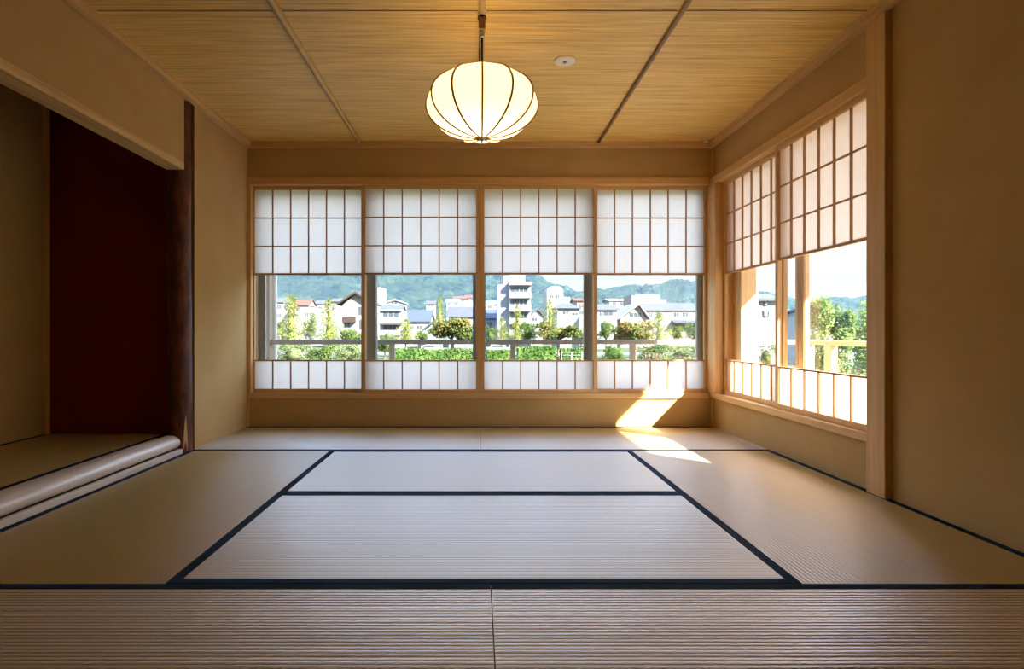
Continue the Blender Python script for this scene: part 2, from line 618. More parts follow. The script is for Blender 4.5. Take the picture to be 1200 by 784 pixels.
sr = thing('alcove_sill', (XL - .09, 2.6, 0), 'pale polished log forming the raised front edge of the alcove', 'sill')
SC = Vector((XL - .09, 2.6, 0))
log_mesh((0.005, 1.72 - SC.y, .070), (0.005, PYc - PR - .012 - SC.y, .070),
         lambda a, f_: ((.076 - .005 * f_) * math.cos(a), (.046) * math.sin(a)), 40, 8, .004, 28).build('log', LOG, sr)
bb = MB()
bb.box(.058, .088, 1.72 - SC.y, PYc - PR - .006 - SC.y, -.02, .030)
bb.build('base_board', LOG, sr, .003)
bb = MB()
bb.box(-.084, -.055, 1.72 - SC.y, PYc - PR - .006 - SC.y, .02, AZ + .002)
bb.build('rear_board', LOG, sr, .003)

lr = thing('alcove_lintel', (XL - .045, 2.6, 1.815), 'pale wooden lintel with strong grain above the alcove opening', 'lintel')
CEDAR = wood('grained_cedar', 'y', (.46, .28, .11), (.84, .60, .30), .5, .3)
MB().box(-.055, .060, 1.722 - 2.6, 3.533 - 2.6, 0, .046).build('beam', CEDAR, lr, .003)

# ---------------------------------------------------------------- shoji screens
def grid_lines(lo, hi, n):
    return [lo + (hi - lo) * i / n for i in range(1, n)]


def shoji(root, w, z0, z1, zl0, zl1, zu0, zu1, ncol=6, nrow=3, st=.032):
    """local frame: x across (0..w), room side is -y, thickness .03; z absolute"""
    T = .028
    y0, y1 = -T / 2, T / 2
    for x in (0, w - st):
        MB().box(x, x + st, y0, y1, z0, z1).build('stile', WZ, root, .0015)
    MB().box(st, w - st, y0, y1, zu1, z1).build('top_rail', WX, root, .0015)
    MB().box(st, w - st, y0, y1, z0, zl0).build('bottom_rail', WX, root, .0015)
    a, b = st, w - st
    kw = .0095
    # upper lattice panel
    k = MB()
    ky0, ky1 = y0 + .004, y0 + .016
    for x in grid_lines(a, b, ncol):
        k.box(x - kw / 2, x + kw / 2, ky0, ky1, zu0 + .012, zu1)
    for z in grid_lines(zu0, zu1, nrow):
        k.box(a, b, ky0 + .0008, ky1 - .0008, z - kw / 2, z + kw / 2)
    up = MB().box(a, b, y0 + .0165, y0 + .0172, zu0, zu1).build('upper_paper', WASHI, root)
    k.build('lattice', LATTICE, up)
    MB().box(a, b, y0 + .002, y0 + .022, zu0 - .004, zu0 + .012).build('lift_rail', LATTICE, up)
    # glass
    MB().box(a, b, y0 + .023, y0 + .025, zl1 + .004, zu0 + .03).build('glass_pane', GLASS, root)
    # lower papered panel
    lp = MB().box(a, b, y0 + .0165, y0 + .0172, zl0, zl1).build('lower_paper', WASHI, root)
    for x in grid_lines(a, b, ncol):
        MB().box(x - kw / 2, x + kw / 2, ky0, ky1, zl0, zl1 - .004).build('lattice_bar', LATTICE, lp)
    MB().box(a, b, y0 + .002, y0 + .022, zl1 - .005, zl1 + .005).build('middle_rail', LATTICE, root)


YS = 4.56
ZZ = dict(z0=.2745, z1=1.984, zl0=.305, zl1=.541, zu0=1.252, zu1=1.956)
names = ['leftmost sliding paper screen of the back window, beside the left wall',
         'second sliding paper screen from the left in the back window',
         'third sliding paper screen from the left in the back window',
         'sliding paper screen of the back window next to the corner, sunlit at its foot']
for i, (p0, p1, trk) in enumerate(((292.5, 428.4, 1), (423.7, 562.6, 0), (562.9, 699.8, 0), (695.6, 831.0, 1))):
    yy = YB + .018 + .034 * trk
    r = thing('shoji_screen', (wx(p0, YS), yy, 0), names[i], 'sliding screen', 'snow-viewing shoji screens')
    shoji(r, wx(p1, YS) - wx(p0, YS), **ZZ)
ZR = dict(z0=.2845, z1=1.974, zl0=.318, zl1=.553, zu0=1.240, zu1=1.942)
# right window : room side faces -x, local x runs away from the corner
for (ya, yb_, trk, lab) in ((4.424, 3.553, 1, 'sliding paper screen of the right window next to the corner pillar'),
                            (3.590, 2.702, 0, 'sliding paper screen of the right window nearest the viewer, beside the square pillar')):
    r = thing('shoji_screen', (XR + .016 + .034 * trk, ya, 0), lab, 'sliding screen', 'snow-viewing shoji screens', rz=-PI / 2)
    # rz -90: local x -> -y ; local -y -> -x
    shoji(r, ya - yb_, **ZR)

# ---------------------------------------------------------------- outer sashes
def sash(name, loc, w, z0, z1, rz, fr, mat, gmat=GLASS, T=.03, mid=None):
    r = thing(name, loc, None, None, None, 'structure', rz)
    m = MB()
    m.box(0, fr, -T / 2, T / 2, z0, z1)
    m.box(w - fr, w, -T / 2, T / 2, z0, z1)
    m.box(fr, w - fr, -T / 2, T / 2, z0, z0 + fr)
    m.box(fr, w - fr, -T / 2, T / 2, z1 - fr, z1)
    m.build('sash_frame', mat, r, .003)
    g = MB().box(fr, w - fr, -.002, .002, z0 + fr, z1 - fr)
    g.build('glass_pane', gmat, r)
    return r


YO = 4.68
for i, (p0, p1, k) in enumerate(((299, 442, 1), (430, 569, 0), (554, 697, 1), (683, 826, 0))):
    sash('window_%d' % (i + 1), (wx(p0, YO), 4.655 + .04 * k, 0), wx(p1, YO) - wx(p0, YO), .24, 2.03, 0, .085, ALU)
XO = 2.062
sash('window_5', (XO, 4.44, 0), .98, .25, 2.02, -PI / 2, .09, WZ)
struct('trim_18', MB().box(XO - .03, XO + .09, 4.27, 4.348, .25, 2.02).box(XO - .03, XO - .016, 4.348, 4.42, .25, 2.02), WZ, .002)
sash('window_6', (XO + .035, 3.63, 0), 1.10, .25, 2.02, -PI / 2, .085, WZ)
# fluted closing strip on the meeting stile
fl = MB()
for k in range(4):
    fl.box(XO - .02, XO - .008, 3.465 + k * .022, 3.475 + k * .022, .3, 1.98)
struct('trim_15', fl, WZ)
# outer window boxes
ob = MB()
ob.box(XL - .02, XR + .1, YB + .10, 4.74, 2.03, 2.1)
ob.box(XL - .02, XR + .1, YB + .10, 4.74, .16, .24)
struct('trim_16', ob, PALE_X)
ob = MB()
ob.box(XL - .02, wx(303, YO), YB + .101, 4.74, .24, 2.03)
struct('trim_17', ob, PALE_Z)

# ---------------------------------------------------------------- veranda
struct('veranda_deck', MB().box(-3.6, 3.5, 4.75, 5.62, -.30, -.22).box(2.15, 3.5, -2.2, 4.75, -.30, -.22), DECK)
RY, RX, RZ = 5.5, 3.30, .697
rl = thing('veranda_railing', (0, RY, -.22), 'veranda handrail on square posts outside the back window', 'railing')
zb = .22
MB().box(-2.054, RX + .03, -.03, .03, RZ - .045 + zb, RZ + zb).build('top_rail', PALE_X, rl, .004)
for px in (459.5, 601, 741):
    MB().box(wx(px, RY) - .026, wx(px, RY) + .026, -.024, .024, 0, RZ - .045 + zb).build('post', PALE_Z, rl, .003)
MB().box(RX - .03, RX + .03, -.03, .03, 0, RZ - .045 + zb).build('post', PALE_Z, rl, .003)
MB().box(-2.054, RX - .04, -.018, .018, .16, .20).build('lower_rail', PALE_X, rl, .003)
rr_ = thing('veranda_railing', (RX, 3.0, -.22), 'brown handrail with short post outside the right window', 'railing')
MB().box(-.03, .03, -5.0, RY - 3.0 - .034, RZ - .045 + zb, RZ + zb).build('top_rail', WY, rr_, .004)
for yy in (5.17, 4.0, 2.8, 1.6):
    MB().box(-.03, .03, yy - 3.0 - .055, yy - 3.0 + .055, 0, RZ - .045 + zb).build('post', WZ, rr_, .003)
vp = MB().box(-.032, .032, -.042, .042, 0, 2.75).build('veranda_post', PALE_Z, None, .004, (wx(314, RY), RY, -.22))
tag(vp, 'tall greyish square post standing where the back handrail ends', 'post')
dp = MB().tube([(0, 0, 0), (0, 0, 2.75)], .026, 16)
for z in (.6, 1.9):
    dp.tube([(0, 0, z), (0, 0, z + .05)], .030, 16)
dp = dp.build('drainpipe', WHITE_POST, None, 0, (wx(321.8, RY + .07), RY + .07, -.22))
tag(dp, 'white vertical drainpipe beside the greyish veranda post', 'pipe')
vp = MB().box(-.06, .06, -.05, .05, 0, 2.75).build('veranda_post', WZ, None, .004, (2.36, 4.70 + .12, -.22))
tag(vp, 'sunlit square wooden post outside the right window near the room corner', 'post')
# rail bracket on the pale post
# roof with deep eaves
ro = MB()
ex, ez = 3.46, 2.42
ro.prism([(-3.4, 2.62), (1.9, 2.62), (ex, ez), (ex, ez + .09), (1.9, 3.2), (-3.4, 3.6)], 'y', -2.6, 4.95)
struct('roof', ro, PALE_Y)
struct('wall_outer', MB().box(-3.3, 2.1, 4.60, 4.70, -3.0, -.17).box(1.95, 2.05, -2.2, 4.60, -3.0, -.17), STUCCO_C)

# ---------------------------------------------------------------- pendant lantern
LX, LY = .020, 2.67
RL, LZ, BB_, BT = .268, 1.880, .166, .157
lan = thing('pendant_lantern', (LX, LY, 1.711), 'glowing ribbed paper pendant lantern hanging from the reed ceiling', 'lamp')
O = Vector((LX, LY, 1.711))
tmin, tmax = -PI / 2 + .06, math.acos(.12 / RL)


def prof(t):
    return RL * math.cos(t), (LZ - O.z) + (BT if t > 0 else BB_) * math.sin(t)


nt_, ns = 28, 12 * 8
vs, fs = [], []
for i in range(nt_ + 1):
    t_ = tmin + (tmax - tmin) * i / nt_
    r_, z_ = prof(t_)
    for k in range(ns):
        a = 2 * PI * k / ns - PI / 2
        fr_ = (k % 8) / 8
        s = 1 - .030 * math.sin(PI * fr_)
        vs.append((r_ * s * math.cos(a), r_ * s * math.sin(a), z_))
for i in range(nt_):
    for k in range(ns):
        k2 = (k + 1) % ns
        fs.append((i * ns + k, i * ns + k2, (i + 1) * ns + k2, (i + 1) * ns + k))
MB().add(vs, fs, True).build('paper_shade', LANTERN_PAPER, lan)
RIB = mat_plain('rib_wood', (.34, .19, .075), .5, .3)
for k in range(12):
    a = 2 * PI * k / 12 - PI / 2
    pts = []
    for i in range(23):
        t_ = tmin + (tmax - tmin) * i / 22
        r_, z_ = prof(t_)
        r_ += .0015
        pts.append((r_ * math.cos(a), r_ * math.sin(a), z_))
    MB().tube(pts, .0052, 6).build('rib', RIB, lan)
ztop = prof(tmax)[1]
MB().tube([(.12 * math.cos(2 * PI * k / 36), .12 * math.sin(2 * PI * k / 36), ztop) for k in range(37)], .005, 6, False).build('top_ring', RIB, lan)
MB().lathe([(.030, ztop - .002), (.115, ztop - .002), (.115, ztop - .001), (.030, ztop - .001)], (0, 0, 0), 36).build('added_top_cap', LANTERN_PAPER, lan)  # added paper cap, dims the light spot above the open shade
sp = MB()
for k in range(3):
    a = 2 * PI * k / 3 + .3
    sp.tube([(0, 0, ztop + .004), (.118 * math.cos(a), .118 * math.sin(a), ztop)], .0025, 6)
sp.build('spider', DARKMETAL, lan)
MB().lathe([(.001, -.012), (.008, -.010), (.010, -.002), (.020, .004), (.022, .010), (.001, .012)], (0, 0, .0), 16).build('finial', STEEL, lan)
ctop = ZC - O.z
MB().tube([(0, 0, ztop - .12), (0, 0, ctop - .115)], .0052, 8).build('rod', DARKMETAL, lan)
MB().tube([(-.011, 0, ztop - .02), (-.012, .002, ztop + .1), (-.010, .002, ctop - .1)], .0028, 6).build('cord', DARKMETAL, lan)
MB().lathe([(.001, ctop - .125), (.010, ctop - .122), (.012, ctop - .10), (.008, ctop - .09), (.001, ctop - .088)], (0, 0, 0), 14).build('coupling', STEEL, lan)
hb = MB().box(-.016, .016, -.02, .02, ctop - .092, ctop - .030)
hb.build('hanger_block', BAMBOO_DARK, lan, .003)
MB().lathe([(.012, ctop - .040), (.021, ctop - .036), (.021, ctop - .022), (.014, ctop - .018)], (0, 0, 0), 16).build('collar', DARKMETAL, lan)
BULB, bnt, bout = new_mat('lamp_bulb')
be = N(bnt, 'ShaderNodeEmission')
be.inputs[0].default_value = (1, .80, .50, 1)
be.inputs[1].default_value = 2
bnt.links.new(be.outputs[0], bout.inputs[0])
zbulb = LZ - O.z
MB().lathe([(.001, zbulb - .035), (.020, zbulb - .028), (.032, zbulb), (.024, zbulb + .024), (.014, zbulb + .045), (.001, zbulb + .046)], (0, 0, 0), 20).build('bulb', BULB, lan)
ld = bpy.data.lights.new('lantern_light', 'POINT')
ld.energy = 2.5
ld.color = (1, .84, .60)
ld.shadow_soft_size = .05
lo = bpy.data.objects.new('lantern_light', ld)
COL.objects.link(lo)
lo.parent = lan
lo.location = (0, 0, zbulb - .06)

# ---------------------------------------------------------------- ceiling sensor
SX, SY = wx(662, 3.148), 3.148
se = thing('ceiling_sensor', (SX, SY, ZC), 'round white sensor plate set in the reed ceiling', 'sensor')
MB().lathe([(.001, -.010), (.050, -.010), (.060, -.006), (.062, 0), (.001, 0)], (0, 0, 0), 32).build('plate', WHITE_PLASTIC, se)
MB().lathe([(.001, -.017), (.008, -.016), (.012, -.010), (.001, -.010)], (0, 0, 0), 18).build('sensor_eye', ALU, se)
cf = MB().box(-.022, .022, -.012, .012, -.012, 0).build('ceiling_clip', WHITE_PLASTIC, None, .003, (XR - .085, YB - .075, ZC))
tag(cf, 'tiny white fitting on the ceiling in the window corner', 'fitting')

# ================================================================= OUTSIDE
GZ = -3.0
gm = MB()
gm.box(-700, 900, 7.5, 820, GZ - .5, GZ)
struct('ground', gm, GROUND)
struct('road', MB().box(-400, 500, 90, 97, GZ + .001, GZ + .03), ASPHALT)


def hill(name, ridge, Y0, Y1, nx, ny, seed, amp):
    """ridge: list of (px, py) seen from the room; base at Y0, ridge line at Y1"""
    vs, fs = [], []
    xs0, xs1 = ridge[0][0], ridge[-1][0]
    def rz(px):
        for (a, b), (c, d) in zip(ridge, ridge[1:]):
            if a <= px <= c:
                k = (px - a) / (c - a)
                k = k * k * (3 - 2 * k)
                return b + (d - b) * k
        return ridge[-1][1]
    for j in range(ny + 1):
        g = j / ny
        Y = Y0 + (Y1 - Y0) * g * 1.35
        for i in range(nx + 1):
            px = xs0 + (xs1 - xs0) * i / nx
            X = wx(px, Y1)
            H = wz(rz(px), Y1) - GZ
            s = min(g * 1.35, 1.0)
            prof_ = s ** .85 if g * 1.35 <= 1 else 1 - (g * 1.35 - 1) * 1.5
            n = mnoise.fractal((X * .012 + seed, Y * .012, seed), 1.0, 2.0, 5) * amp * min(1, s * 2) * (.35 if .9 < s else 1)
            tree_n = mnoise.noise((X * .11, Y * .11, seed + 5)) * 4.5 + mnoise.noise((X * .2, Y * .2, seed)) * 3
            vs.append((X, Y, GZ - 1 + max(0, H * prof_ + n + tree_n * min(1, s * 3))))
    for j in range(ny):
        for i in range(nx):
            a = j * (nx + 1) + i
            fs.append((a, a + 1, a + nx + 2, a + nx + 1))
    o = MB().add(vs, fs, True).build(name, HILLMAT)
    return o


h1 = hill('hill', [(40, 300), (200, 268), (330, 270), (450, 285), (560, 300), (622, 320), (650, 335), (690, 346), (760, 352), (860, 372)], 420, 780, 300, 110, 3.1, 14)
tag(h1, 'forested hill filling the left of the view from the back window', 'hill', None, 'structure')
h2 = hill('hill', [(600, 352), (660, 344), (700, 340), (738, 333), (762, 336), (790, 327), (815, 330), (870, 340), (935, 352), (990, 346), (1040, 344), (1150, 352), (1260, 362)], 900, 1300, 300, 90, 7.7, 16)
tag(h2, 'blue distant wooded hills beyond the houses at right', 'hill', None, 'structure')
# valley floor beyond
struct('valley_floor', MB().box(-900, 1800, 820, 1400, GZ - .6, GZ - .1), GROUND)


# ------------------------------------------------------------ trees
def leaf_cloud(mb, rng, c, rad, n, size, shape='ball', flat=.0):
    """n small leaf clumps (bent quads) in a crown"""
    vs, fs = [], []
    cx, cy, cz = c
    rx, ry, rz = rad
    lumps = [(rng.uniform(-.68, .68), rng.uniform(-.5, .5), rng.uniform(-.62, .66), rng.uniform(.28, .46)) for _ in range(16)]
    for i in range(n):
        if shape == 'cone':
            t = rng.random() ** 1.45
            a = rng.uniform(0, 2 * PI)
            tier = .70 + .30 * math.sin(t * 22 + a * 2.0 + cx)
            rr = (1 - t) ** .55 * (.5 + .5 * min(1, t * 5)) * tier * math.sqrt(rng.uniform(.05, 1)) * 1.75
            p = Vector((math.cos(a) * rr, math.sin(a) * rr, -1 + 2 * t))
        elif shape == 'box':
            p = Vector((rng.uniform(-1, 1), rng.uniform(-1, 1), rng.uniform(-1, 1)))
            p.z *= .82 + .18 * mnoise.noise((p.x * rx * .55 + cx, cy, 3))
        else:
            l = lumps[i % len(lumps)]
            d = Vector((rng.gauss(0, 1), rng.gauss(0, 1), rng.gauss(0, 1))).normalized() * l[3] * rng.uniform(.4, 1.1)
            p = Vector((l[0], l[1], l[2])) + d
        q = Vector((cx + p.x * rx, cy + p.y * ry, cz + p.z * rz))
        nrm = Vector((rng.gauss(0, 1) + p.x, rng.gauss(0, 1) + p.y, rng.gauss(0, 1) + .9)).normalized()
        u = nrm.orthogonal().normalized()
        w = nrm.cross(u)
        ang = rng.uniform(0, 2 * PI)
        u, w = u * math.cos(ang) + w * math.sin(ang), w * math.cos(ang) - u * math.sin(ang)
        s = size * rng.uniform(.6, 1.25)
        b = len(vs)
        vs += [q - u * s * .5, q + w * s * .32 + nrm * s * .12, q + u * s * .55, q - w * s * .32 + nrm * s * .12]
        fs.append((b, b + 1, b + 2, b + 3))
    mb.add(vs, fs)


def core(mb, c, rad, seed, shape):
    """the dense inside of a crown"""
    n, m = 12, 8
    vs, fs = [], []
    for j in range(m + 1):
        t = j / m
        for i in range(n):
            a = 2 * PI * i / n
            if shape == 'cone':
                r = .34 * (1 - t) ** .8 + .02
                z = -1 + 1.85 * t
            else:
                r = .46 * math.sin(PI * min(.985, max(.015, t)))
                z = -.46 * math.cos(PI * t)
            k = 1 + .25 * mnoise.noise((math.cos(a) * 1.5 + seed, math.sin(a) * 1.5, z * 2))
            vs.append((c[0] + rad[0] * r * k * math.cos(a), c[1] + rad[1] * r * k * math.sin(a), c[2] + rad[2] * z))
    for j in range(m):
        for i in range(n):
            i2 = (i + 1) % n
            fs.append((j * n + i, j * n + i2, (j + 1) * n + i2, (j + 1) * n + i))
    mb.add(vs, fs, True)


def tree(px0, px1, ytop, ybot, Y, kind, label, group=None, n=2200, leaf=None, name='tree', solid=True):
    """crown between two screen columns/rows at distance Y, trunk down to the ground"""
    rng = random.Random(int(px0 * 13 + ytop * 7 + Y))
    X = (wx(px0, Y) + wx(px1, Y)) / 2
    r = abs(wx(px1, Y) - wx(px0, Y)) / 2
    zt, zb_ = wz(ytop, Y), wz(ybot, Y)
    root = thing(name, (X, Y, GZ), label, 'tree', group)
    cz, hz = (zt + zb_) / 2 - GZ, (zt - zb_) / 2
    mats = dict(ginkgo=GINKGO, autumn=AUTUMN, green=GREEN, olive=OLIVE, light=LIGHTLEAF)
    shape = 'cone' if kind == 'ginkgo' else 'ball'
    mb = MB()
    sz = leaf or r * .13
    if solid:
        core(mb, (0, 0, cz), (r * .8, r * .8, hz * .85), X, shape)
    leaf_cloud(mb, rng, (0, 0, cz), (r, r, hz), n, sz, shape)
    mb.build('crown', mats[kind], root)
    tb = MB()
    tr = max(.05, r * .075)
    top = cz + hz * (.5 if shape == 'cone' else .1)
    tb.tube([(0, 0, -.2), (.03 * r, 0, (cz - hz) * .5), (-.02 * r, .02 * r, cz - hz * .6), (0, 0, top)], [tr * 1.3, tr, tr * .85, tr * .35], 8)
    for k in range(5):
        a = k * 1.26 + rng.uniform(-.3, .3)
        z0_ = cz - hz * rng.uniform(.5, .9)
        tb.tube([(0, 0, z0_), (r * .3 * math.cos(a), r * .3 * math.sin(a), z0_ + hz * .4), (r * .6 * math.cos(a), r * .6 * math.sin(a), z0_ + hz * .7)], [tr * .6, tr * .4, tr * .15], 6)
    tb.build('trunk', TRUNK, root)
    return root


GK = 'ginkgo trees outside the back window'
BRD = 'broad trees outside the back window'
tree(325, 358, 346, 402, 78, 'ginkgo', 'yellow-green conical tree farthest left in the back window', GK)
tree(372, 399, 350, 400, 76, 'ginkgo', 'yellow-green conical tree left of the brown gabled house', GK)
tree(463, 488, 374, 403, 80, 'ginkgo', 'short yellow-green tree in front of the grey tiled two-storey house', GK)
tree(507, 524, 346, 392, 84, 'ginkgo', 'slender tall yellow-green tree rising behind the tree with a bare trunk', GK)
tree(579, 597, 371, 404, 76, 'ginkgo', 'small yellow-green tree at the left foot of the white apartment tower', GK)
tree(594, 618, 357, 404, 82.5, 'ginkgo', 'yellow-green tree in front of the white apartment tower balconies', GK)
tree(633, 656, 350, 398, 82, 'ginkgo', 'pale yellow-green tree in front of the rounded white block', GK)
tree(759, 785, 366, 402, 78, 'ginkgo', 'yellow-green conical tree before the long white house', GK)
tree(698, 722, 374, 402, 80, 'green', 'light green tree before the white house right of the third screen', BRD)
tree(502, 558, 371, 402, 72, 'autumn', 'broad reddish-green tree on a bare trunk behind the handrail', BRD, 4200)
tree(628, 680, 377, 401, 72, 'autumn', 'wide dark green tree turning orange beside the hipped-roof house', BRD, 4200)
tree(716, 770, 373, 403, 72, 'autumn', 'wide orange-tinted tree in front of the pinkish gabled house', BRD, 4200)
tree(316, 335, 371, 403, 84, 'green', 'green tree beside the white drainpipe at the left of the view', BRD)
tree(384, 397, 373, 404, 92, 'olive', 'grey-green tree between the second conical tree and the brown gabled house', BRD)
tree(484, 503, 384, 404, 84, 'green', 'low green tree before the hall with the blue-grey roof', BRD)
tree(446, 466, 387, 404, 86, 'olive', 'low grey-green tree before the two-storey grey tiled house', BRD)
tree(606, 632, 375, 404, 75, 'green', 'green tree at the right foot of the white apartment tower', BRD)
tree(668, 694, 379, 404, 80, 'olive', 'grey-green tree before the pinkish narrow house', BRD)
tree(800, 826, 374, 403, 90, 'green', 'green tree at the right end of the long white house', BRD)
tree(350, 378, 362, 402, 90, 'olive', 'grey-green loose tree between two yellow-green conical trees', BRD)
tree(396, 428, 384, 406, 74, 'green', 'low green tree under the brown gabled house', BRD)
tree(566, 584, 380, 405, 74, 'green', 'small green tree behind the handrail left of the apartment tower', BRD)
tree(440, 462, 394, 414, 74, 'green', 'small round green tree beside the handrail post of the second screen', BRD)
tree(782, 800, 382, 402, 84, 'green', 'small green tree before the blue-roofed porch', BRD)
# leafy shrubs under the handrail in the first window
SH = 'shrubs below the handrail outside the back window'
def shrub(px0, px1, ytop, ybot, Y, mat, label, n=2600):
    rng = random.Random(int(px0 * 3 + ytop))
    X, r = (wx(px0, Y) + wx(px1, Y)) / 2, (wx(px1, Y) - wx(px0, Y)) / 2
    zt = wz(ytop, Y) - GZ
    root = thing('shrub', (X, Y, GZ), label, 'shrub', SH)
    mb = MB()
    core(mb, (0, 0, zt * .5), (r * .9, r * .9, zt * .62), X, 'ball')
    leaf_cloud(mb, rng, (0, 0, zt * .52), (r, r, zt * .55), n, r * .10)
    mb.build('foliage', mat, root)
    MB().tube([(0, 0, -.1), (0, 0, zt * .5)], r * .05, 6).build('stem', TRUNK, root)
shrub(322, 366, 402, 424, 60, OLIVE, 'rounded grey-green shrub at the left end of the handrail view')
shrub(358, 402, 404, 425, 68, GREEN, 'mid green shrub below the handrail under two conical trees')
shrub(388, 428, 400, 424, 63, OLIVE, 'grey-green shrub below the brown gabled house')
shrub(702, 742, 401, 428, 56, GREEN, 'dense dark green shrub left of the lit handrail post')
shrub(742, 785, 400, 428, 56, GREEN, 'leafy green shrub right of the lit handrail post')
shrub(776, 822, 402, 428, 58, OLIVE, 'grey-green shrub at the right end of the back window view')


def hedge(px0, px1, ytop, Y, mat, label, dep=1.4):
    rng = random.Random(int(px0))
    x0, x1 = wx(px0, Y), wx(px1, Y)
    h = wz(ytop, Y) - GZ
    w = x1 - x0
    mb = MB()
    mb.box(-w / 2 + .1, w / 2 - .1, -dep * .38, dep * .38, 0, h * .86)
    leaf_cloud(mb, rng, (0, 0, h * .52), (w / 2, dep / 2, h * .52), int(260 * w), .32, 'box')
    o = mb.build('hedge', mat, None, 0, ((x0 + x1) / 2, Y, GZ))
    return tag(o, label, 'hedge', 'clipped hedges along the street')
hedge(462, 502, 408, 68, HEDGE, 'clipped bright hedge below the white car')
hedge(500, 556, 408.5, 70, HEDGE, 'clipped hedge behind the bare trunk of the broad tree')
hedge(570, 600, 409, 70, HEDGE, 'clipped hedge at the left of the third screen view')
hedge(606, 652, 405, 66, HEDGE, 'tall bright hedge under the apartment tower')
hedge(656, 692, 407, 70, HEDGE, 'clipped hedge behind the white mesh fence')
hedge(395, 426, 409, 75, HEDGE, 'bright hedge strip below the brown gabled house')

# near trees seen through the right window
NT = 'leafy trees outside the right window'
tree(946, 1000, 346, 470, 13.5, 'light', 'light green bushy tree outside the right window nearer the sash stiles', NT, 9000, .085, solid=False)
tree(988, 1062, 350, 480, 15.6, 'light', 'leafy green tree outside the right window beside the square pillar', NT, 13000, .085, solid=False)
tree(1010, 1110, 330, 480, 17, 'olive', 'tall grey-green tree hidden mostly behind the square pillar', NT, 6000, .12, solid=False)
tree(884, 912, 398, 440, 24, 'autumn', 'low brownish shrubby tree under the handrail between sash stiles', NT, 900)


# ------------------------------------------------------------ buildings
def Rect(px0, px1, y0, y1, Y):
    return wx(px0, Y), wx(px1, Y), wz(y1, Y), wz(y0, Y)      # x0,x1,zlow,zhigh


class Bld:
    def __init__(self, name, Y, pxc, label, cat='building', group=None):
        self.Y = Y
        self.o = Vector((wx(pxc, Y), Y, GZ))
        self.root = thing(name, self.o, label, cat, group)

    def R(self, px0, px1, y0, y1, Y=None):
        x0, x1, z0, z1 = Rect(px0, px1, y0, y1, Y or self.Y)
        return x0 - self.o.x, x1 - self.o.x, z0 - GZ, z1 - GZ

    def wall(self, px0, px1, y0, mat, dep=8, y1=None, dy=0):
        x0, x1, z0, z1 = self.R(px0, px1, y0, y1 or 400)
        if y1 is None:
            z0 = 0
        MB().box(x0, x1, dy, dy + dep, z0, z1).build('wall', mat, self.root)
        return self

    def gable_side(self, px0, px1, yr, ye, mat, dep=8, over=.4, dy=0):
        """ridge along x: the slope faces the room"""
        x0, x1, z0, z1 = self.R(px0, px1, yr, ye)
        MB().prism([(dy - over, z0), (dy + dep / 2, z1), (dy + dep + over, z0), (dy + dep + over, z0 - .2), (dy + dep / 2, z1 - .25), (dy - over, z0 - .2)], 'x', x0 - over, x1 + over).build('roof', mat, self.root)
        for x in (x0, x1 - .15):      # gable ends
            MB().prism([(dy, z0 - .2), (dy + dep / 2, z1 - .25), (dy + dep, z0 - .2)], 'x', x, x + .15).build('gable', STUCCO_W, self.root)
        return self

    def gable_front(self, px0, px1, pk, yr, ye, mat, dep=8, over=.7, dy=0, gm=None):
        x0, x1, z0, z1 = self.R(px0, px1, yr, ye)
        xk = wx(pk, self.Y) - self.o.x
        th = .35
        MB().prism([(x0 - over, z0), (xk, z1), (x1 + over, z0), (x1 + over, z0 - th), (xk, z1 - th * 1.4), (x0 - over, z0 - th)], 'y', dy - over, dy + dep).build('roof', mat, self.root)
        MB().prism([(x0, z0 - th), (xk, z1 - th * 1.4), (x1, z0 - th)], 'y', dy + .02, dy + .3).build('gable', gm or STUCCO_W, self.root)
        return self

    def hip(self, px0, px1, yr, ye, mat, dep=8, over=.6):
        x0, x1, z0, z1 = self.R(px0, px1, yr, ye)
        a = (x1 - x0) * .3
        vs = [(x0 - over, -over, z0), (x1 + over, -over, z0), (x1 + over, dep + over, z0), (x0 - over, dep + over, z0), (x0 + a, dep / 2, z1), (x1 - a, dep / 2, z1)]
        MB().add(vs, [(0, 1, 5, 4), (1, 2, 5), (2, 3, 4, 5), (3, 0, 4), (3, 2, 1, 0)]).build('roof', mat, self.root)
        return self

    def win(self, *rects, mat=None, dy=0):
        for (a, b, c, d) in rects:
            x0, x1, z0, z1 = self.R(a, b, c, d)
            w = MB().box(x0, x1, dy - .06, dy + .05, z0, z1).build('window', mat or WINDARK, self.root)
            m = MB()
            n = max(1, int((x1 - x0) / 1.2))
            for k in range(1, n + 1):
                xx = x0 + (x1 - x0) * k / (n + 1)
                m.box(xx - .05, xx + .05, dy - .10, dy - .061, z0, z1)
            m.box(x0, x1, dy - .10, dy - .061, z1 - .08, z1)
            m.build('frame', STUCCO_W, w)
        return self

    def balc(self, *rects, mat=None, out=1.2, dy=0):
        for (a, b, c, d) in rects:
            x0, x1, z0, z1 = self.R(a, b, c, d)
            m = MB()
            m.box(x0, x1, dy - out, dy - out + .12, z0, z1)
            m.box(x0, x0 + .12, dy - out + .12, dy - .001, z0, z1)
            m.box(x1 - .12, x1, dy - out + .12, dy - .001, z0, z1)
            m.box(x0 + .12, x1 - .12, dy - out + .12, dy - .001, z0, z0 + .14)
            m.build('balcony', mat or STUCCO_W, self.root)
        return self


def slope_up(px0, px1, yr, ye):
    return px0, px1, yr, ye


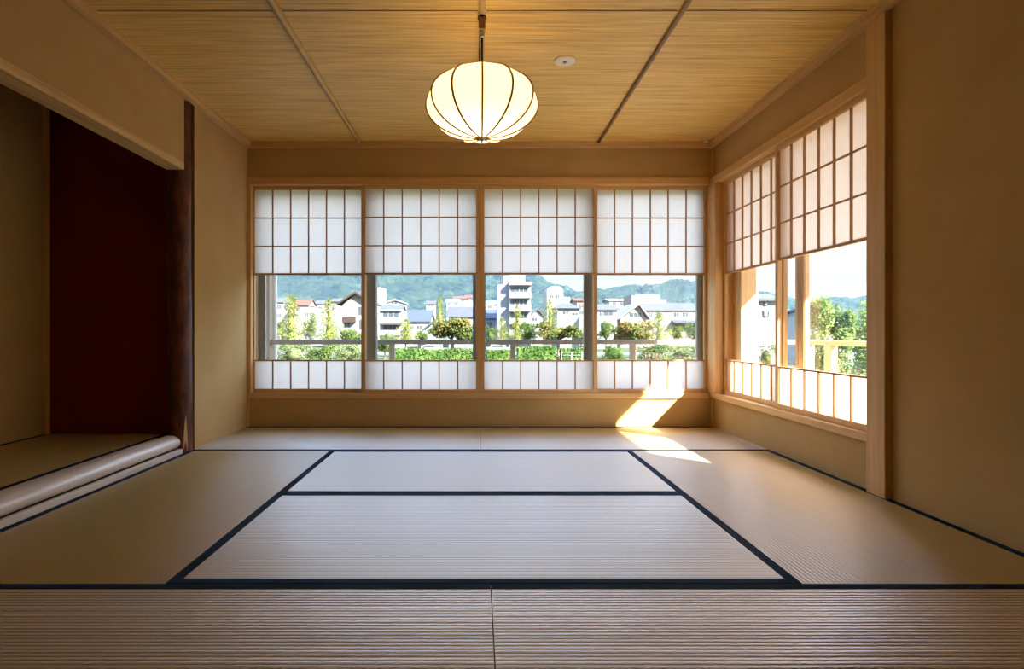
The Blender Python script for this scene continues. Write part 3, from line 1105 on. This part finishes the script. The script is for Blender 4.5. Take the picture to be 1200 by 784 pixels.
# first screen
b = Bld('house', 120, 412, 'white house with brown gabled roof and fenced balcony', 'house')
b.wall(402, 429, 357, STUCCO_W, 10).gable_front(401, 433, 417, 341.5, 356, TIMBER, 10, 1.0, gm=STUCCO_P)
b.win((420, 428, 359, 369), (404, 410, 375, 384), (421, 428, 374, 386)).balc((402, 417, 371, 378), mat=TIMBER, out=1.0)
b = Bld('house', 150, 392, 'pale blue-grey house left of the brown gabled house', 'house')
b.wall(388, 400, 353, STUCCO_B).gable_side(388, 400, 349, 353, ROOF_G).win((390, 393, 357, 362))
b = Bld('building', 145, 361, 'pale grey block between the two leftmost conical trees')
b.wall(356, 369, 362, STUCCO_B).win((358, 361, 366, 371), (363, 367, 366, 371)).wall(356, 369, 361, STUCCO_W, 8.2, 362.2)
b = Bld('house', 165, 351, 'orange-roofed house behind the leftmost conical tree', 'house')
b.wall(344, 360, 357, STUCCO_W).gable_side(343, 361, 350, 357.5, ROOF_R).win((347, 351, 360, 364))
b = Bld('house', 170, 331, 'white house with grey roof at the far left of the view', 'house')
b.wall(322, 341, 354, STUCCO_W).gable_side(321, 342, 348, 354, ROOF_G).win((325, 329, 357, 362), (333, 338, 357, 362), (325, 329, 367, 372))
b = Bld('house', 180, 378, 'small white house behind the second conical tree', 'house')
b.wall(370, 386, 356, STUCCO_W).gable_side(369, 387, 351, 356, ROOF_G).win((373, 377, 359, 363), (380, 384, 359, 363))
# second screen
b = Bld('tower', 150, 445, 'plain white tower slab at the left of the second screen', 'building')
b.wall(438, 448, 338, STUCCO_W, 6).wall(438, 448.3, 337, STUCCO_C, 6.1, 338.2)
b = Bld('house', 125, 458, 'two-storey house with grey tiled roofs and wide dark windows', 'house')
b.wall(445, 471, 363, STUCCO_W, 9).gable_side(446, 469, 356.5, 364, ROOF_G, 9)
b.win((449, 467, 365, 372), (449, 466, 381, 386)).balc((446, 470, 373, 379), (446, 470, 387, 393))
x0, x1, z0, z1 = b.R(445, 471, 378.5, 380.5)
MB().box(x0, x1, -1.6, 0, z0, z1).build('porch_roof', ROOF_G, b.root)
b = Bld('house', 160, 462, 'white gabled house behind the two-storey grey tiled house', 'house')
b.wall(453, 472.5, 354, STUCCO_W).gable_front(453, 472.5, 463, 350, 354, STUCCO_B, 8, .4).win((459, 465, 353, 356))
b = Bld('hall', 137, 488, 'white hall under one large blue-grey tiled roof', 'building')
b.wall(475, 501, 377, STUCCO_W, 12).gable_side(473, 503, 362, 376.5, ROOF_B, 12, .5)
b.win((480, 484, 381, 385), (489, 494, 381, 385))
b = Bld('house', 118, 507, 'low grey-roofed house behind the white car', 'house')
b.wall(499, 516, 384, STUCCO_B).gable_front(499, 516, 510, 374, 385, ROOF_G, 8, .6).win((503, 508, 387, 391))
b = Bld('house', 128, 541, 'grey-roofed house behind the broad reddish-green tree', 'house')
b.wall(526, 562, 371, STUCCO_B, 10).gable_side(525, 563, 358, 371, ROOF_G, 10).win((531, 536, 374, 380), (545, 551, 374, 380))
HV = 'houses on the lower slope'
for (a, c, yt, ye, m, Y, lab) in ((531, 546, 346.5, 350, ROOF_R, 330, 'white hillside house with reddish roof above the grey-roofed house'),
                                  (545, 556, 345, 349, ROOF_R, 347, 'smaller red-roofed hillside house at the edge of the second screen'),
                                  (499, 510, 352, 356, ROOF_G, 300, 'hillside house with dark grey roof left of the slender tall tree'),
                                  (523, 538, 350, 354, STUCCO_B, 310, 'pale flat hillside house below the reddish roof')):
    b = Bld('house', Y, (a + c) / 2, lab, 'house', HV)
    b.wall(a + .6, c - .6, ye, STUCCO_W, 9).gable_side(a, c, yt, ye, m, 9).win((a + 2, a + 5, ye + 1.2, ye + 3.6), (c - 5, c - 2, ye + 1.2, ye + 3.6))
# third screen
b = Bld('apartment_tower', 131, 607, 'white apartment tower with stacked balconies behind the third screen')
b.wall(597, 622, 330, STUCCO_W, 12).wall(583.5, 597, 333, STUCCO_B, 11, None, .8).wall(598, 616, 317, STUCCO_W, 8, 330, 2)
b.wall(590, 598, 322, STUCCO_B, 8, 333.5, 2)
b.win((598.5, 618.5, 336, 342), (598.5, 618.5, 351, 357), (598.5, 618.5, 366, 373), (598.5, 618.5, 380, 386))
b.balc((597, 622, 342.5, 349.5), (597, 622, 357.5, 365), (597, 622, 373.5, 380), (597, 622, 387, 393))
b.wall(596, 623, 330.4, STUCCO_P, 13, 334.5, -1.0)
b.win((586, 587.5, 344, 348), (591, 592.5, 344, 348), (586, 587.5, 358, 362), mat=WINDARK, dy=.8)
b = Bld('house', 147, 577, 'dark blue-roofed house left of the apartment tower', 'house')
b.wall(566, 584, 373, STUCCO_B).gable_side(565, 584, 362, 373, ROOF_B, 9).win((571, 576, 377, 382))
b = Bld('house', 178, 575, 'white house peeping above the dark blue roof', 'house')
b.wall(568, 583, 356, STUCCO_W).gable_side(567, 584, 352, 356, STUCCO_B).win((572, 576, 358, 361))
b = Bld('block', 170, 650, 'rounded white block rising behind the hipped-roof house')
b.wall(641, 660, 340, STUCCO_W, 9)
x0, x1, z0, z1 = b.R(641, 660, 335.5, 340)
MB().prism([(x0, z0), (x0 + .5, z0 + (z1 - z0) * .7), (x0 + 1.5, z1), (x1 - 1.5, z1), (x1 - .5, z0 + (z1 - z0) * .7), (x1, z0)], 'y', 0, 9).build('roof', STUCCO_W, b.root)
b.wall(659.5, 668, 348, STUCCO_W, 8).win((645, 648, 345, 349), (652, 655, 345, 349))
b = Bld('house', 122, 665, 'white house with grey hipped roof and dark eaves', 'house')
b.wall(653, 679, 362, STUCCO_W, 9).hip(653, 679, 354, 361.5, ROOF_G, 9).win((660, 666, 364, 368), (671, 677, 366, 369))
b = Bld('house', 147, 629, 'dark-roofed small house right of the apartment tower', 'house')
b.wall(621, 636, 370, STUCCO_W).gable_front(621, 636, 630, 361, 370, ROOF_G, 8, .5).win((624, 629, 372, 376))
b = Bld('house', 150, 682, 'pinkish narrow house right of the hipped-roof house', 'house')
b.wall(676, 690, 352, STUCCO_P).gable_side(675, 691, 349, 352, ROOF_R).win((678, 684, 364, 368), (679, 683, 356, 360))
# fourth screen
b = Bld('house', 118, 711, 'white two-storey house with grey roof left in the fourth screen', 'house')
b.wall(697, 723, 362.5, STUCCO_W, 9).gable_side(696, 724, 355.5, 362.5, ROOF_G, 9).win((703, 706.5, 364, 370), (707.5, 718, 364.5, 369.5), (704, 711, 378, 386))
b = Bld('house', 124, 740, 'pinkish house with steep grey gable behind the orange-tinted tree', 'house')
b.wall(727, 757, 372, STUCCO_P, 10).gable_front(727, 757, 748, 355, 373, STUCCO_B, 10, .8, gm=STUCCO_P).win((738, 751, 366, 371), (729, 736, 380, 386))
b = Bld('block', 165, 760, 'large flat white block above the long house')
b.wall(746, 773, 345.5, STUCCO_W, 12).wall(773, 781, 351, STUCCO_W, 10).wall(740, 746, 346, STUCCO_P, 9)
b.win((760, 762.5, 349, 355), mat=STUCCO_P)
b = Bld('house', 190, 727, 'white terraced houses stepping down behind the pinkish house', 'house')
b.wall(714, 742, 352, STUCCO_W).gable_side(713, 743, 349.5, 352, STUCCO_B).win((718, 722, 354, 357), (727, 731, 354, 357))
b = Bld('house', 137, 785, 'long white house with pale grey roof before the flat block', 'house')
b.wall(757, 818, 363.5, STUCCO_C, 10).gable_side(757, 818, 354, 363.5, ROOF_G, 10)
b.win((760, 764, 366, 372), (770, 776, 366, 372), (790, 795, 366, 371), (800, 806, 366, 371))
x0, x1, z0, z1 = b.R(787, 817, 375, 378.5)
MB().prism([(-2.0, z0), (0, z1), (0, z0 - .1)], 'x', x0, x1).build('porch_roof', ROOF_B, b.root)
b.win((790, 812, 381, 386), mat=TIMBER)
# right window
b = Bld('house', 40, 900, 'grey-roofed house seen between the sash stiles of the right window', 'house')
b.wall(889, 912, 349, STUCCO_P, 5).gable_side(887, 913, 341.5, 349.5, ROOF_G, 5, .3).win((894, 900, 352, 358), (894, 901, 364, 371))
b = Bld('house', 60, 978, 'white house glimpsed through the leaves outside the right window', 'house')
b.wall(955, 1000, 366, STUCCO_W, 6).gable_side(954, 1001, 360, 366, ROOF_G, 6, .3).win((962, 968, 370, 376), (980, 987, 370, 376))


# ------------------------------------------------------------ cars and fence
def car(px, Y, label, L=4.2, mat=CARWHITE, rz=0.0):
    r = thing('car', (wx(px, Y), Y, GZ + .03), label, 'car', None, None, rz)
    W = 1.7
    body = [(-L / 2, .35), (-L / 2, .75), (-L * .44, .92), (-L * .22, .98), (L * .30, .98), (L * .47, .80), (L / 2, .62), (L / 2, .32)]
    MB().prism(body, 'y', -W / 2, W / 2).build('body', mat, r, .05)
    cab = [(-L * .42, .96), (-L * .32, 1.42), (L * .08, 1.46), (L * .27, .97)]
    MB().prism(cab, 'y', -W / 2 + .12, W / 2 - .12).build('cabin', mat, r, .04)
    for s in (-1, 1):
        g = [(-L * .36, 1.0), (-L * .295, 1.36), (L * .06, 1.39), (L * .21, 1.0)]
        MB().prism(g, 'y', s * (W / 2 - .115), s * (W / 2 - .10)).build('side_window', WINDARK, r)
    for x in (-L * .31, L * .31):
        for s in (-1, 1):
            MB().tube([(x, s * (W / 2 - .18), .31), (x, s * (W / 2 + .02), .31)], .31, 16).build('wheel', TYRE, r)
    return r


car(505.5, 92, 'white car parked above the hedge in the second screen view', rz=.15)
car(585, 94, 'white car half hidden by the hedge below the apartment tower')
fr_ = thing('mesh_fence', (wx(676, 65), 65, GZ), 'white post and wire fence before the clipped hedge', 'fence')
fw = wx(694, 65) - wx(658, 65)
for k in range(4):
    x = -fw / 2 + fw * k / 3
    MB().box(x - .05, x + .05, -.05, .05, 0, 1.35).build('post', FENCEW, fr_)
m = MB()
for k in range(4):
    m.box(-fw / 2, fw / 2, -.015, .015, .3 + k * .32, .33 + k * .32)
m.build('wire', FENCEW, fr_)

# ================================================================= haze
hz = bpy.data.materials.new('valley_haze')
hz.use_nodes = True
ht = hz.node_tree
ht.nodes.clear()
ho = ht.nodes.new('ShaderNodeOutputMaterial')
hs = ht.nodes.new('ShaderNodeVolumeScatter')
hs.inputs['Color'].default_value = (.42, .72, 1, 1)
hs.inputs['Density'].default_value = .0020
ht.links.new(hs.outputs[0], ho.inputs['Volume'])
HAZE = True
if HAZE:
    o = MB().box(-800, 1100, 362, 416, GZ + .3, 260).build('haze', hz)
    tag(o, 'thin blue haze hanging over the valley before the hills', 'haze', None, 'stuff')

# ================================================================= light
w = bpy.data.worlds.new('sky')
sc.world = w
w.use_nodes = True
nt = w.node_tree
nt.nodes.clear()
wo = nt.nodes.new('ShaderNodeOutputWorld')
bg = nt.nodes.new('ShaderNodeBackground')
tc = nt.nodes.new('ShaderNodeTexCoord')
sep = nt.nodes.new('ShaderNodeSeparateXYZ')
nt.links.new(tc.outputs['Generated'], sep.inputs[0])
ramp = nt.nodes.new('ShaderNodeValToRGB')
e = ramp.color_ramp.elements
e[0].position, e[1].position = 0.0, .85
e[0].color, e[1].color = (.215, .230, .235, 1), (.26, .50, 1.05, 1)
for p_, c_ in ((.13, (.150, .196, .222, 1)), (.27, (.70, .94, 1.36, 1)), (.5, (.48, .78, 1.38, 1))):
    k = e.new(p_)
    k.color = c_
nt.links.new(sep.outputs[2], ramp.inputs[0])
mp = nt.nodes.new('ShaderNodeMapping')
mp.inputs['Scale'].default_value = (2.2, 2.2, 9)
nt.links.new(tc.outputs['Generated'], mp.inputs[0])
cn = nt.nodes.new('ShaderNodeTexNoise')
cn.inputs['Scale'].default_value = 1.6
cn.inputs['Detail'].default_value = 6
nt.links.new(mp.outputs[0], cn.inputs['Vector'])
cr = nt.nodes.new('ShaderNodeValToRGB')
cr.color_ramp.elements[0].position, cr.color_ramp.elements[1].position = .45, .70
nt.links.new(cn.outputs[0], cr.inputs[0])
mx = nt.nodes.new('ShaderNodeMix')
mx.data_type = 'RGBA'
nt.links.new(cr.outputs[0], mx.inputs[0])
nt.links.new(ramp.outputs[0], mx.inputs[6])
cl = nt.nodes.new('ShaderNodeValToRGB')      # cloud brightness over height
cl.color_ramp.elements[0].position, cl.color_ramp.elements[1].position = .10, .27
cl.color_ramp.elements[0].color = (.222, .224, .226, 1)
cl.color_ramp.elements[1].color = (1.06, 1.16, 1.36, 1)
nt.links.new(sep.outputs[2], cl.inputs[0])
nt.links.new(cl.outputs[0], mx.inputs[7])
nt.links.new(mx.outputs[2], bg.inputs[0])
bg.inputs[1].default_value = 1.4
nt.links.new(bg.outputs[0], wo.inputs[0])

sl = bpy.data.lights.new('sun', 'SUN')
sl.energy = 14
sl.color = (1, .955, .89)
sl.angle = .0093
so = bpy.data.objects.new('sun', sl)
COL.objects.link(so)
so.location = (20, -20, 25)
so.rotation_euler = Vector((-.97, .91, -1.0)).to_track_quat('-Z', 'Y').to_euler()

# ================================================================= camera
cd = bpy.data.cameras.new('camera')
cd.sensor_width = 36
cd.lens = 36 * F / 1200
cd.shift_x = (600 - VX) / 1200
cd.shift_y = (VY - 392) / 1200
cd.clip_start = .02
cd.clip_end = 4000
co = bpy.data.objects.new('camera', cd)
COL.objects.link(co)
co.location = (0, 0, CH)
co.rotation_euler = (PI / 2, 0, 0)
sc.camera = co

sc.view_settings.view_transform = 'Standard'
sc.view_settings.look = 'None'
sc.view_settings.gamma = 1
sc.view_settings.exposure = 1.9
sc.view_settings.use_curve_mapping = False
sc.cycles.max_bounces = 12
sc.cycles.diffuse_bounces = 8
sc.cycles.transparent_max_bounces = 24
sc.cycles.transmission_bounces = 8
sc.cycles.volume_bounces = 0
